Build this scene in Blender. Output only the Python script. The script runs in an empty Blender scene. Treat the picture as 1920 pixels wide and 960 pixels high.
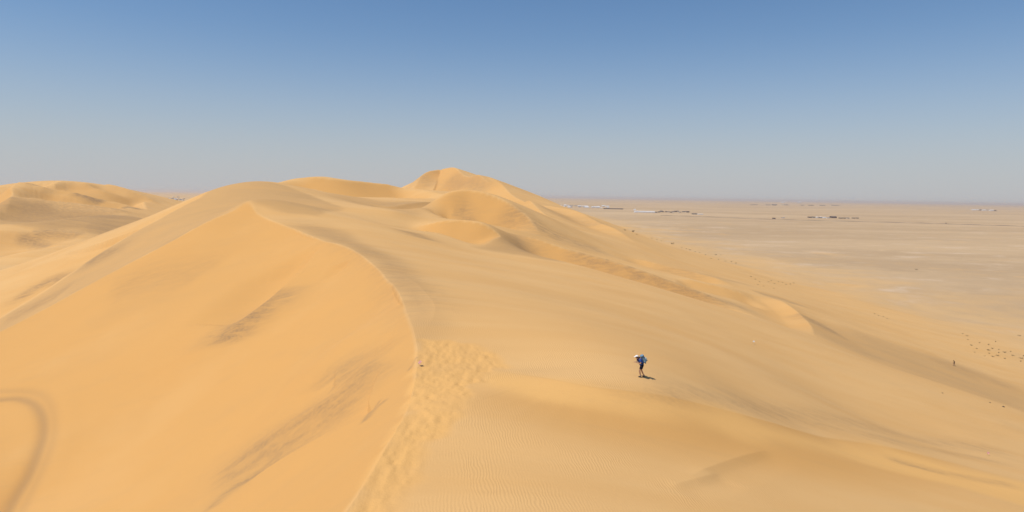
import os
import bpy, bmesh, math, random
import numpy as np
from mathutils import Matrix, Vector

C = bpy.context.scene
COL = C.collection
R = math.radians

# ------------------------------------------------------------------ camera
F = 1280.0                       # focal length in pixels of the 1920 wide photograph
PITCH, ROLL = 0.0868, 0.0156
f0 = np.array([0, math.cos(PITCH), -math.sin(PITCH)])
u0 = np.array([0, math.sin(PITCH), math.cos(PITCH)])
r0 = np.array([1.0, 0, 0])
cu = u0 * math.cos(ROLL) - r0 * math.sin(ROLL)
cr = r0 * math.cos(ROLL) + u0 * math.sin(ROLL)
cam = bpy.data.cameras.new('camera')
cam.sensor_width = 36.0
cam.lens = 36.0 * F / 1920.0
cam.clip_start, cam.clip_end = 0.5, 200000.0
cam_ob = bpy.data.objects.new('camera', cam)
COL.objects.link(cam_ob)
cam_ob.matrix_world = Matrix(((cr[0], cu[0], -f0[0], 0), (cr[1], cu[1], -f0[1], 0), (cr[2], cu[2], -f0[2], 0), (0, 0, 0, 1)))
C.camera = cam_ob

# ------------------------------------------------------------------ light
SUN_EL, SUN_AZ = R(63), R(-112)    # azimuth from +Y towards +X
w = bpy.data.worlds.new('World')
C.world = w
w.use_nodes = True
nt = w.node_tree
bg = nt.nodes['Background']
sky = nt.nodes.new('ShaderNodeTexSky')
sky.sky_type = 'NISHITA'
sky.sun_disc = False
sky.sun_elevation = SUN_EL
sky.sun_rotation = SUN_AZ
sky.altitude = 100
sky.air_density = 1.0
sky.dust_density = 0.5
sky.ozone_density = 4.0
# dusty air near the horizon: blend the clear sky towards a pale grey, the same in every direction
tc = nt.nodes.new('ShaderNodeTexCoord')
sx = nt.nodes.new('ShaderNodeSeparateXYZ')
nt.links.new(tc.outputs['Generated'], sx.inputs[0])
rp = nt.nodes.new('ShaderNodeValToRGB')
rp.color_ramp.interpolation = 'B_SPLINE'
el = rp.color_ramp.elements
el[0].position, el[0].color = 0.0, (.92, .92, .92, 1)
el[1].position, el[1].color = 1.0, (0, 0, 0, 1)
for p_, v_ in ((.05, .78), (.10, .52), (.16, .24), (.22, .08), (.30, .01)):
    e_ = el.new(p_)
    e_.color = (v_, v_, v_, 1)
nt.links.new(sx.outputs['Z'], rp.inputs[0])
mx = nt.nodes.new('ShaderNodeMix')
mx.data_type = 'RGBA'
nt.links.new(rp.outputs[0], mx.inputs[0])
tint = nt.nodes.new('ShaderNodeMix')
tint.data_type, tint.blend_type = 'RGBA', 'MULTIPLY'
tint.inputs[0].default_value = 1.0
nt.links.new(sky.outputs[0], tint.inputs[6])
tint.inputs[7].default_value = (.86, 1.08, 1.22, 1)
nt.links.new(tint.outputs[2], mx.inputs[6])
mx.inputs[7].default_value = (6.0, 6.0, 6.25, 1)
nt.links.new(mx.outputs[2], bg.inputs[0])
bg.inputs[1].default_value = 0.082
sun = bpy.data.lights.new('sun', 'SUN')
sun.energy = 3.9
sun.angle = R(0.53)
sun.color = (1.0, 0.95, 0.87)
sun_ob = bpy.data.objects.new('sun', sun)
COL.objects.link(sun_ob)
sd = Vector((math.sin(SUN_AZ) * math.cos(SUN_EL), math.cos(SUN_AZ) * math.cos(SUN_EL), math.sin(SUN_EL)))
sun_ob.rotation_euler = sd.to_track_quat('Z', 'Y').to_euler()
sun_ob.location = (-200, 100, 400)
C.view_settings.view_transform = 'Standard'
C.view_settings.look = 'None'
C.view_settings.exposure = 0.04
C.view_settings.gamma = 1.0
C.cycles.use_denoising = True
C.cycles.max_bounces = 6
C.cycles.diffuse_bounces = 3
C.cycles.volume_bounces = 1

PLAIN_Z = -60.0

# ------------------------------------------------------------------ pixel <-> world
def ray(u, v):
    a, b = (u - 960.0) / F, -(v - 480.0) / F
    d = f0 + a * cr + b * cu
    return d / d[1]

def P(u, v, Y):
    return ray(u, v) * Y

# ------------------------------------------------------------------ terrain
class TPS:
    """smooth surface z(x, y) through scattered survey points"""
    def __init__(s, pts, lam=1e-4):
        p = np.array(pts, float)
        s.c = p[:, :2] / 100.0
        n = len(p)
        K = s.k(s.c, s.c) + lam * np.eye(n)
        Q = np.hstack([np.ones((n, 1)), s.c])
        A = np.zeros((n + 3, n + 3))
        A[:n, :n] = K
        A[:n, n:] = Q
        A[n:, :n] = Q.T
        b = np.zeros(n + 3)
        b[:n] = p[:, 2]
        s.w = np.linalg.solve(A, b)

    @staticmethod
    def k(a, b):
        d2 = ((a[:, None, :] - b[None, :, :]) ** 2).sum(-1)
        return 0.5 * d2 * np.log(d2 + 1e-12)

    def __call__(s, xy):
        xy = np.asarray(xy, float) / 100.0
        out = np.empty(len(xy))
        n = len(s.c)
        for i in range(0, len(xy), 20000):
            q = xy[i:i + 20000]
            z = s.w[n] + q @ s.w[n + 1:]
            for j in range(n):
                d2 = (q[:, 0] - s.c[j, 0]) ** 2 + (q[:, 1] - s.c[j, 1]) ** 2
                z += s.w[j] * 0.5 * d2 * np.log(d2 + 1e-12)
            out[i:i + 20000] = z
        return out

def poly_dist(xy, line, maxd=None):
    """distance to a plan polyline, side (+ left of walking direction) and arc parameter 0..1"""
    line = np.asarray(line, float)[:, :2]
    n = len(xy)
    best = np.full(n, 1e9)
    side = np.zeros(n)
    par = np.zeros(n)
    seg = line[1:] - line[:-1]
    L = np.linalg.norm(seg, axis=1)
    cum = np.concatenate([[0], np.cumsum(L)])
    for i in range(len(seg)):
        rel = xy - line[i]
        t = np.clip((rel @ seg[i]) / (L[i] ** 2 + 1e-9), 0, 1)
        dx = rel[:, 0] - t * seg[i, 0]
        dy = rel[:, 1] - t * seg[i, 1]
        d = np.hypot(dx, dy)
        m = d < best
        best[m] = d[m]
        side[m] = np.sign(seg[i, 0] * dy[m] - seg[i, 1] * dx[m])
        par[m] = (cum[i] + t[m] * L[i]) / cum[-1]
    return best, side, par

def sstep(a, b, x):
    t = np.clip((x - a) / (b - a), 0, 1)
    return t * t * (3 - 2 * t)

def spline(pts, n=6):
    """Catmull-Rom through the given points"""
    p = np.array(pts, float)
    p = np.vstack([2 * p[0] - p[1], p, 2 * p[-1] - p[-2]])
    out = []
    for i in range(1, len(p) - 2):
        for t in np.linspace(0, 1, n, endpoint=False):
            a, b, c, d = p[i - 1], p[i], p[i + 1], p[i + 2]
            out.append(0.5 * ((2 * b) + (c - a) * t + (2 * a - 5 * b + 4 * c - d) * t * t + (3 * b - a - 3 * c + d) * t ** 3))
    out.append(p[-2])
    return np.array(out)

def vnoise(xy, scale, seed=0):
    """cheap value noise, -1..1"""
    rng = np.random.RandomState(seed)
    T = rng.rand(256, 256) * 2 - 1
    q = xy / scale
    i = np.floor(q).astype(int)
    f = q - i
    f = f * f * (3 - 2 * f)
    a = T[i[:, 0] % 256, i[:, 1] % 256]
    b = T[(i[:, 0] + 1) % 256, i[:, 1] % 256]
    c = T[i[:, 0] % 256, (i[:, 1] + 1) % 256]
    d = T[(i[:, 0] + 1) % 256, (i[:, 1] + 1) % 256]
    return (a * (1 - f[:, 0]) + b * f[:, 0]) * (1 - f[:, 1]) + (c * (1 - f[:, 0]) + d * f[:, 0]) * f[:, 1]

# crest of the near dune, from the foreground to its peak, then the arm that runs down to the left
crest_a = [P(*p) for p in [(590, 1040, 22.5), (650, 960, 27), (720, 850, 33), (763, 775, 40), (780, 700, 48), (782, 660, 53), (765, 590, 66),
                           (735, 530, 84), (690, 490, 104), (650, 466, 118), (605, 450, 130), (540, 425, 148), (505, 413, 157), (482, 401, 164), (466, 377, 171)]]
crest_b = [P(*p) for p in [(466, 377, 171), (435, 397, 168), (400, 412, 165), (330, 448, 160), (200, 515, 155), (100, 570, 150), (0, 620, 142), (-120, 675, 132)]]
crest_a_s, crest_b_s = spline(crest_a), spline(crest_b)

g = []
g += list(crest_a) + list(crest_b)
def add(lst, rows):
    for r_ in rows:
        lst.append(P(*r_))
# near windward side
add(g, [(960, 960, 27), (1300, 960, 29.5), (1600, 960, 36), (1920, 960, 45), (2200, 960, 60),
        (820, 760, 40), (1000, 700, 49), (1203, 706, 49), (1050, 620, 64), (900, 560, 80), (1100, 800, 38.5), (1350, 800, 45), (1500, 800, 57), (1700, 800, 78),
        (1300, 700, 58), (1450, 700, 78), (1560, 700, 100), (1200, 600, 92), (1350, 620, 105), (800, 480, 128), (1000, 540, 105), (700, 420, 165), (600, 390, 195), (540, 360, 232), (480, 340, 258),
        (740, 398, 205), (800, 425, 190), (890, 464, 170), (1000, 484, 163), (1100, 514, 152), (1280, 556, 150), (1400, 592, 150), (1520, 637, 150), (1650, 692, 142), (1800, 740, 130), (1920, 780, 122), (2100, 850, 110)])
# left flank between the two arms and down to the valley
add(g, [(420, 350, 250), (388, 367, 232), (300, 415, 215), (200, 472, 205), (100, 540, 195), (0, 602, 184), (-120, 665, 172),
        (362, 371, 246), (335, 384, 262), (290, 405, 310), (200, 450, 330), (100, 487, 360), (0, 519, 390), (-150, 550, 420)])
# second massif and the far peak
add(g, [(560, 336, 420), (620, 341, 400), (700, 347, 420), (760, 353, 430), (640, 368, 330), (720, 375, 300), (755, 390, 262), (690, 382, 262),
        (800, 384, 250), (835, 368, 252), (880, 363, 253), (915, 369, 250), (945, 381, 246), (985, 406, 238), (1022, 443, 224), (795, 402, 222),
        (775, 424, 197), (830, 416, 193), (870, 415, 192), (905, 419, 190), (938, 438, 185), (915, 455, 178),
        (945, 432, 204), (1000, 450, 200), (1050, 469, 196), (1130, 493, 190), (1230, 525, 183), (1330, 561, 178), (1410, 584, 176),
        (1000, 380, 420), (1100, 440, 300), (1195, 490, 242), (1300, 514, 232), (1430, 553, 215), (1550, 590, 215), (1700, 640, 210),
        (825, 329, 900), (790, 344, 820), (853, 323, 1000), (880, 345, 700), (890, 331, 1000), (950, 357, 950), (1010, 378, 900),
        (1060, 395, 800), (1120, 415, 720), (1180, 434, 650), (1250, 462, 560), (1350, 495, 470)])
# ground points with known height: foot of the dune, plain, valley
def foot(u, v, z):
    d = ray(u, v)
    return d * (z / d[2])
for u, v in [(1180, 434), (1240, 455), (1300, 473), (1390, 499), (1480, 522), (1600, 558), (1750, 601), (1900, 640), (2050, 690)]:
    p_ = foot(u, v, PLAIN_Z)
    g.append(tuple(p_))
    g.append((p_[0] + 60, p_[1], PLAIN_Z - 6))
for x, y, z in [(150, 150, -58), (190, 60, -58), (260, 120, -64), (200, 1500, -62), (150, 1300, -45),
                (420, 420, -72), (600, 200, -72), (420, 0, -72), (400, 800, -75), (300, 1200, -72), (800, 1600, -80), (900, 800, -80),
                (-210, 480, -56), (-300, 420, -57), (-420, 380, -57), (-260, 600, -57), (-180, 560, -50), (-150, 760, -50), (-420, 560, -56), (-600, 480, -56), (-260, 900, -57),
                (-300, 250, -56), (-230, 180, -54), (-200, 100, -50), (-150, 40, -45), (-400, 100, -57), (-600, 250, -57),
                (0, 0, -10), (40, 10, -22), (80, 30, -38), (120, 40, -48), (-20, 0, -14), (-60, 10, -30), (-10, -40, -10),
                (-50, 1400, -40), (-200, 1300, -60), (100, 1500, -60), (-400, 1300, -66), (0, 2200, -85), (700, 2400, -90), (-900, 2400, -90), (-1300, 1500, -75)]:
    g.append((x, y, z))
# far left dune group
add(g, [(0, 365, 760), (30, 346, 800), (100, 347, 820), (145, 340, 900), (185, 346, 900), (230, 356, 900), (265, 366, 900), (300, 379, 900), (330, 388, 900), (360, 398, 900),
        (0, 430, 600), (60, 380, 740), (150, 400, 690), (250, 410, 680), (100, 440, 600), (200, 440, 610), (-100, 380, 760), (-200, 390, 800),
        (-150, 350, 1000), (0, 380, 720), (60, 470, 520), (150, 462, 540)])
# keep the smooth surface above the basin on its inner side
for k, (x, y, z) in enumerate(crest_a[1:-1]):
    g.append((x - 6, y - 2, z + 0.3))
for (x, y, z) in crest_b[2:-1]:
    g.append((x + 3, y - 10, z + 1.5))
g.append((-45, 100, -12)); g.append((-60, 75, -20)); g.append((-30, 60, -11))
G = TPS(g, 2e-4)

# basin (slip face) of the near dune
s_ = list(crest_a) + list(crest_b)
add(s_, [(0, 960, 74), (-200, 960, 70), (0, 800, 96), (0, 700, 118), (150, 620, 126), (100, 850, 84), (300, 700, 97), (300, 850, 72), (300, 560, 128), (400, 600, 103), (400, 470, 148), (500, 480, 136), (520, 560, 108),
         (600, 560, 100), (640, 640, 70), (560, 700, 72), (450, 800, 68), (300, 960, 56), (450, 960, 44), (560, 960, 33.5), (600, 850, 45), (680, 700, 56), (700, 590, 79)])
for i, (x, y, z) in enumerate(crest_a):
    a = crest_a[max(i - 1, 0)]
    b = crest_a[min(i + 1, len(crest_a) - 1)]
    t = np.array([b[0] - a[0], b[1] - a[1]])
    t /= np.linalg.norm(t)
    if i < len(crest_a) - 1:
        s_.append((x + t[1] * 7, y - t[0] * 7, z + 4.2))
for i, (x, y, z) in enumerate(crest_b):
    if i > 0:
        s_.append((x - 2, y + 10, z + 3.2))
s_.append((-67, 182, 4))
S = TPS(s_, 2e-4)

def first_hit(u, v, fn, y0=15.0, y1=3000.0, n=900):
    Y = np.exp(np.linspace(math.log(y0), math.log(y1), n))
    d = ray(u, v)
    pts = d[None, :] * Y[:, None]
    below = pts[:, 2] < fn(pts[:, :2])
    k = np.argmax(below)
    if not below.any():
        return None
    return pts[k]

def base_z(xy):
    return np.minimum(G(xy), np.where(basin_mask(xy), S(xy), 1e3))

BASIN = np.vstack([crest_a_s[:, :2], crest_b_s[1:, :2], [[-160, 100], [-120, 20], [-60, -20], [-10, 0]]])
def inside(xy, poly):
    x, y = xy[:, 0], xy[:, 1]
    r = np.zeros(len(xy), bool)
    j = len(poly) - 1
    for i in range(len(poly)):
        xi, yi, xj, yj = *poly[i], *poly[j]
        c = ((yi > y) != (yj > y)) & (x < (xj - xi) * (y - yi) / (yj - yi + 1e-12) + xi)
        r ^= c
        j = i
    return r
def basin_mask(xy):
    return inside(xy, BASIN)

def hit_line(px, fn):
    out = []
    for u, v, *y in px:
        h = P(u, v, y[0]) if y else first_hit(u, v, fn)
        if h is not None:
            out.append(h[:2])
    return np.array(out)

# crests of the dunes: traced line, a spot on the slip-face side, depth, width, rise, rounding, fine sand on the face
FEATURES = [
    ([(402, 350, 252), (385, 356, 243), (389, 366), (375, 376), (300, 415), (200, 472), (100, 540), (0, 602), (-100, 665)], (250, 425), 4.0, 60, 0.8, 0.3, .45),
    ([(765, 427, 198), (790, 421, 196), (830, 416, 193), (870, 414.5, 192), (905, 419, 190), (930, 428, 188), (938, 440, 185), (915, 455, 178), (890, 465, 172)], (860, 440, 180), 3.2, 24, 0.5, 0.2, 1),
    ([(770, 396, 248), (800, 383, 250), (835, 367, 252), (880, 362, 253), (915, 368, 250), (945, 380, 246), (985, 405, 238), (1022, 443, 224)], (930, 405, 225), 6.3, 40, 1.2, 0.25, 1),
    ([(940, 430, 205), (1000, 449, 200), (1050, 468, 196), (1130, 492, 190), (1230, 524, 183), (1330, 560, 178), (1410, 582, 176)], (1080, 497, 178), 4.2, 24, 1.6, 0.25, 1),
    ([(1180, 484, 245), (1195, 490, 242), (1230, 500, 238), (1300, 513, 232), (1380, 537, 223)], (1250, 525, 220), 1.8, 20, 0.8, 0.5, .6),
    ([(1265, 527, 207), (1320, 541, 205), (1420, 566, 205)], (1340, 560, 195), 1.3, 16, 0.7, 0.5, .6),
    ([(1425, 552, 215), (1460, 570, 205), (1490, 592, 192), (1513, 617, 176), (1530, 642, 155)], (1450, 590, 182), 1.4, 18, 1.4, 0.4, .4),
    ([(950, 356, 640), (1000, 384, 400), (1060, 424, 320), (1150, 466, 290), (1210, 492, 280)], (1000, 402, 300), 3, 30, 1.0, 1.5, .6),
    ([(735, 357, 760), (770, 352, 800), (800, 337, 850), (825, 324, 900), (845, 331, 860), (900, 349, 700), (960, 372, 620)], (830, 350, 760), 7, 70, 8, .6, .8),
    ([(560, 336, 410), (600, 341, 405), (640, 341, 405), (690, 346, 415), (760, 353, 430)], (660, 360, 350), 8, 80, 1.5, 1.5, 1),
    ([(690, 383, 262), (740, 388, 266), (800, 379, 290), (860, 374, 310)], (760, 395, 235), 2.5, 30, 0.5, 2.0, .8),
    ([(768, 353, 790), (795, 347, 780), (838, 338, 790)], (800, 352, 740), 3.5, 34, 1.5, .5, .5),
    ([(765, 356, 740), (805, 350, 720), (850, 344, 700)], (810, 356, 680), 3.0, 30, 1.5, .5, .5),
    ([(848, 322, 1000), (868, 327, 980), (895, 337, 940), (930, 350, 900)], (870, 334, 930), 6, 60, 4, .6, .8),
    ([(905, 345, 720), (950, 362, 640), (990, 384, 520), (1040, 412, 420)], (940, 372, 560), 4.5, 45, 2.5, .6, .6),
    ([(1000, 380, 560), (1060, 408, 470), (1130, 443, 390), (1210, 480, 330)], (1050, 420, 400), 3.0, 36, 1.8, .8, .3),
    # the far left group
    ([(185, 347, 900), (230, 357, 895), (300, 376, 885)], (230, 366, 860), 7, 60, 3, .8, .5),
    ([(60, 352, 800), (110, 360, 795), (170, 378, 790)], (100, 370, 770), 6, 50, 3, .8, .3),
    ([(8, 385), (24, 370), (22, 358), (40, 347), (100, 349)], (5, 365), 14, 90, 3, 1.0, .8),
    ([(24, 372), (60, 379), (140, 388), (260, 406, 725)], (150, 410), 17, 130, 5, 1.0, 0),
    ([(95, 349), (150, 363), (200, 374), (265, 390)], (170, 376), 10, 80, 3, 1.0, .7),
    ([(145, 342), (200, 358), (270, 374)], (200, 366), 10, 80, 3, 1.0, .7),
    ([(-40, 448, 590), (60, 441, 600), (110, 436, 605), (175, 449, 600)], (80, 452, 570), 2.5, 45, 1.5, .8, .4),
    ([(-20, 460, 560), (50, 453, 570), (125, 463, 560)], (40, 466, 540), 2.5, 40, 1.5, .8, .4),
    # the near slope
    ([(870, 682), (1000, 712), (1150, 738), (1400, 785), (1650, 832), (1920, 892)], (1200, 790), .35, 14, 0.0, 2.0, 1.0),
    ([(606, 452), (592, 478), (568, 510), (530, 545), (480, 585), (440, 615), (412, 650)], (480, 555), 2.3, 16, .4, .2, 0),
    ([(742, 735), (690, 785), (600, 830), (500, 890), (400, 960)], (560, 830), .8, 8, .2, .3, 0),
    ([(735, 660), (690, 690), (640, 740), (560, 790), (440, 860)], (580, 740), .6, 9, .2, .5, 0),
    ([(663, 486), (655, 496), (648, 505)], (648, 490), .6, 5, .1, .2, 0),
    ([(780, 640), (812, 600), (812, 570), (780, 535), (735, 505)], (770, 570), .3, 14, .1, .8, 0),
    ([(1285, 908), (1340, 880), (1400, 857), (1445, 843)], (1330, 895), .10, 2.5, .10, .3, 0),
    ([(1250, 925), (1310, 905), (1350, 893)], (1310, 915), .08, 2.0, .08, .3, 0),
]
BUILT = None
def build_features():
    global BUILT
    BUILT = []
    for px, spot, depth, width, rise, rnd, fine in FEATURES:
        line = hit_line(px, base_z)
        if len(line) < 2:
            continue
        line = spline(line, 8)
        sp = P(*spot) if len(spot) > 2 else first_hit(spot[0], spot[1], base_z)
        if sp is None:
            continue
        _, sd_, _ = poly_dist(sp[None, :2], line)
        BUILT.append((line, float(sd_[0]) or 1.0, depth, width, rise, rnd, fine))

def apply_features(xy, z):
    fine_sand = np.zeros(len(xy))
    for line, side, depth, width, rise, rnd, fine in BUILT:
        wr = width * 0.8
        lo, hi = line.min(0) - width, line.max(0) + width
        m = np.where((xy[:, 0] > lo[0]) & (xy[:, 0] < hi[0]) & (xy[:, 1] > lo[1]) & (xy[:, 1] < hi[1]))[0]
        if not len(m):
            continue
        d, sd_, par = poly_dist(xy[m], line)
        taper = sstep(0, .22, par) * sstep(0, .22, 1 - par)
        ds = d * sd_ * side                       # > 0 on the slip face
        soft = 0.5 * (ds + np.sqrt(ds * ds + rnd * rnd)) - 0.5 * rnd * np.exp(-np.abs(ds) / rnd)
        t = np.clip(soft / width, 0, 1)
        prof = np.where(t < .3, t / .3 * (1 - .25 * (t / .3) ** 2) / .75, 1.0) * (1 - sstep(.3, 1.0, t))
        dz = -depth * taper * prof
        dz += rise * taper * np.where(d < wr, (1 - d / wr) ** 2, 0)
        z[m] += dz
        fm = fine * taper * sstep(0, 1.0, ds / (0.02 * width)) * (1 - sstep(.35, .9, t))
        fine_sand[m] = np.maximum(fine_sand[m], fm)
    return z, fine_sand

TRAIL_PX = [(783, 650), (792, 640), (830, 646), (880, 648), (930, 668), (955, 690), (900, 722), (862, 760), (842, 800), (806, 845), (770, 900), (742, 960), (735, 1010), (610, 1010), (652, 960), (718, 856), (763, 780), (780, 705)]
TRACKS_PX = [[(-60, 742), (0, 736), (50, 734), (80, 745), (97, 770), (101, 805), (95, 840), (80, 880), (45, 950), (10, 1010)],
             [(-60, 760), (0, 751), (35, 748), (62, 758), (80, 785), (82, 815), (72, 850), (55, 890), (20, 950), (-10, 1000)]]
# dark garnet sand and painted slope shade: traced streak, half width in metres, strength
STAIN_SHADE_PX = [
    ([(405, 655), (430, 625), (455, 600), (490, 575), (545, 535)], 4.2, .62),
    ([(735, 665), (690, 700), (640, 750), (580, 795), (480, 850), (380, 930)], 3.8, .45),
    ([(700, 690), (640, 700), (600, 740)], 3.0, .35),
    ([(545, 845), (500, 880), (440, 920), (380, 970)], .9, .6),
    ([(640, 770), (560, 840), (470, 900)], 1.6, .3),
    ([(776, 640), (795, 605), (790, 562), (760, 522), (700, 478), (620, 440), (540, 405)], 4, .3),
    ([(783, 674), (773, 690), (762, 704)], .12, .6),
    ([(715, 752), (690, 785), (676, 803)], .15, .6),
    ([(190, 560), (260, 530), (400, 510)], 8, .22),
    ([(680, 800), (700, 775), (730, 750)], .35, .5),
    ([(990, 728), (1200, 752), (1500, 790), (1700, 825), (1920, 860)], 1.6, .28),
    ([(1300, 760), (1500, 782), (1750, 815), (1920, 835)], 2.5, .3),
    ([(1650, 855), (1750, 880), (1920, 910)], 1.0, .4),
    ([(0, 585), (100, 525), (190, 482), (250, 446)], 4, .6),
    ([(0, 610), (60, 578), (130, 540)], 5, .4),
    ([(1040, 462), (1130, 491), (1230, 526), (1330, 562), (1420, 584)], 5, .5),  # dark grains plus painted shade of the slope behind this crest
    ([(760, 432), (790, 445), (800, 450)], 4, .6),  # painted shade of the lee left of the bowl
    ([(835, 390), (870, 408), (920, 424)], 4, .5),
    ([(950, 440), (975, 452), (1010, 478)], 7, .35),
    ([(940, 385), (1000, 415), (1080, 455), (1150, 480)], 8, .45),  # windward shade right of the second crest, painted dark
    ([(1410, 545), (1470, 562), (1500, 575)], 5, .55),
    ([(1500, 590), (1540, 615), (1575, 630)], 5, .6),  # painted shade band on the right side of the curved crest
    ([(1210, 492), (1300, 510), (1400, 530)], 7, .3),
    ([(700, 385), (760, 380), (800, 378)], 8, .3),
    ([(640, 370), (700, 388)], 8, .25),
    ([(760, 352), (800, 345), (830, 345)], 14, .4),
    ([(840, 330), (890, 347), (930, 358)], 12, .5),  # shadow side of the far peak, put into the colour
    ([(1000, 380), (1060, 405), (1120, 425)], 20, .3),
    ([(50, 440), (100, 436), (160, 444)], 10, .6),
    ([(20, 456), (60, 455), (100, 461)], 8, .7),
    ([(100, 430), (200, 432), (260, 428)], 16, .5),
    ([(30, 380), (130, 390), (250, 405)], 16, .5),
    ([(0, 405), (100, 412), (240, 418)], 45, .45),  # broad darker tint over the far left face
    ([(140, 358, 815), (165, 363, 812), (195, 371, 808)], 9, 1.0),
    ([(225, 378, 806), (245, 384, 805), (265, 388, 804)], 8, 1.0),
    ([(40, 347, 802), (60, 347, 810), (95, 352, 814)], 9, .8),
    ([(1760, 690), (1830, 700), (1900, 742)], 7, .25),
]
# browner sand faces, first with painted shade: traced outline, edge softness in metres, strength
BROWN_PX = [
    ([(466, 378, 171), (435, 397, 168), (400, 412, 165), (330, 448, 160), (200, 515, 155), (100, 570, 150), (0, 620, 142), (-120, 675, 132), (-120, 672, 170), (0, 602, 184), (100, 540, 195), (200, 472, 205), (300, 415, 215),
      (375, 376, 229), (389, 366, 234), (396, 352, 250), (440, 343, 256), (500, 343, 256), (580, 352, 235), (640, 385, 205), (600, 420, 165), (540, 405, 165)], 1.5, .7),  # coarse brown sand, with the shade of a turned-away face painted in
    ([(-60, 400, 740), (24, 374, 745), (60, 380, 742), (140, 389, 735), (260, 407, 720), (330, 425, 690), (240, 440, 615), (100, 440, 610), (-60, 445, 610)], 6, 1.0),  # far left face, tinted dark brown
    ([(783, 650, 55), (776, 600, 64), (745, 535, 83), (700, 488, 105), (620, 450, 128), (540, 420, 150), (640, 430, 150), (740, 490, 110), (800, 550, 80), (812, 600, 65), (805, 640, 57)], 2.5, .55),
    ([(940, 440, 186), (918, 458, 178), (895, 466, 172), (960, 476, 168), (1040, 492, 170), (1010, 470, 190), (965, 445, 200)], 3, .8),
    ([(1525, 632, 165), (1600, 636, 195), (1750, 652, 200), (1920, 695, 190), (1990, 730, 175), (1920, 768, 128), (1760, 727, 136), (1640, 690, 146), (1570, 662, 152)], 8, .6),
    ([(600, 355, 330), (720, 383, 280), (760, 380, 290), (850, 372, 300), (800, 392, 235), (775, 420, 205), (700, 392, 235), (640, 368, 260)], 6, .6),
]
GOLD_PX = [(880, 702), (930, 702), (1000, 714), (1150, 740), (1400, 787), (1650, 834), (1920, 894), (1990, 915), (1960, 960), (1800, 915), (1600, 870), (1400, 835), (1200, 800), (1000, 765), (900, 735)]
def build_marks():
    fn = lambda xy: apply_features(xy, base_z(xy))[0]
    trail = np.array([first_hit(u, v, fn)[:2] for u, v in TRAIL_PX])
    tracks = [spline(hit_line(t, fn), 6) for t in TRACKS_PX]
    stain_shades = []
    for px, hw, st in STAIN_SHADE_PX:
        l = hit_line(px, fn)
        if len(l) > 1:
            stain_shades.append((spline(l, 6), hw, st))
    brown = [(np.array([P(*q)[:2] for q in px]), soft, st) for px, soft, st in BROWN_PX]
    gold = np.array([first_hit(u, v, fn)[:2] for u, v in GOLD_PX])
    return trail, tracks, stain_shades, brown, gold

build_features()
TRAIL, TRACKS, STAIN_SHADE, BROWN, GOLD = build_marks()

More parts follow.
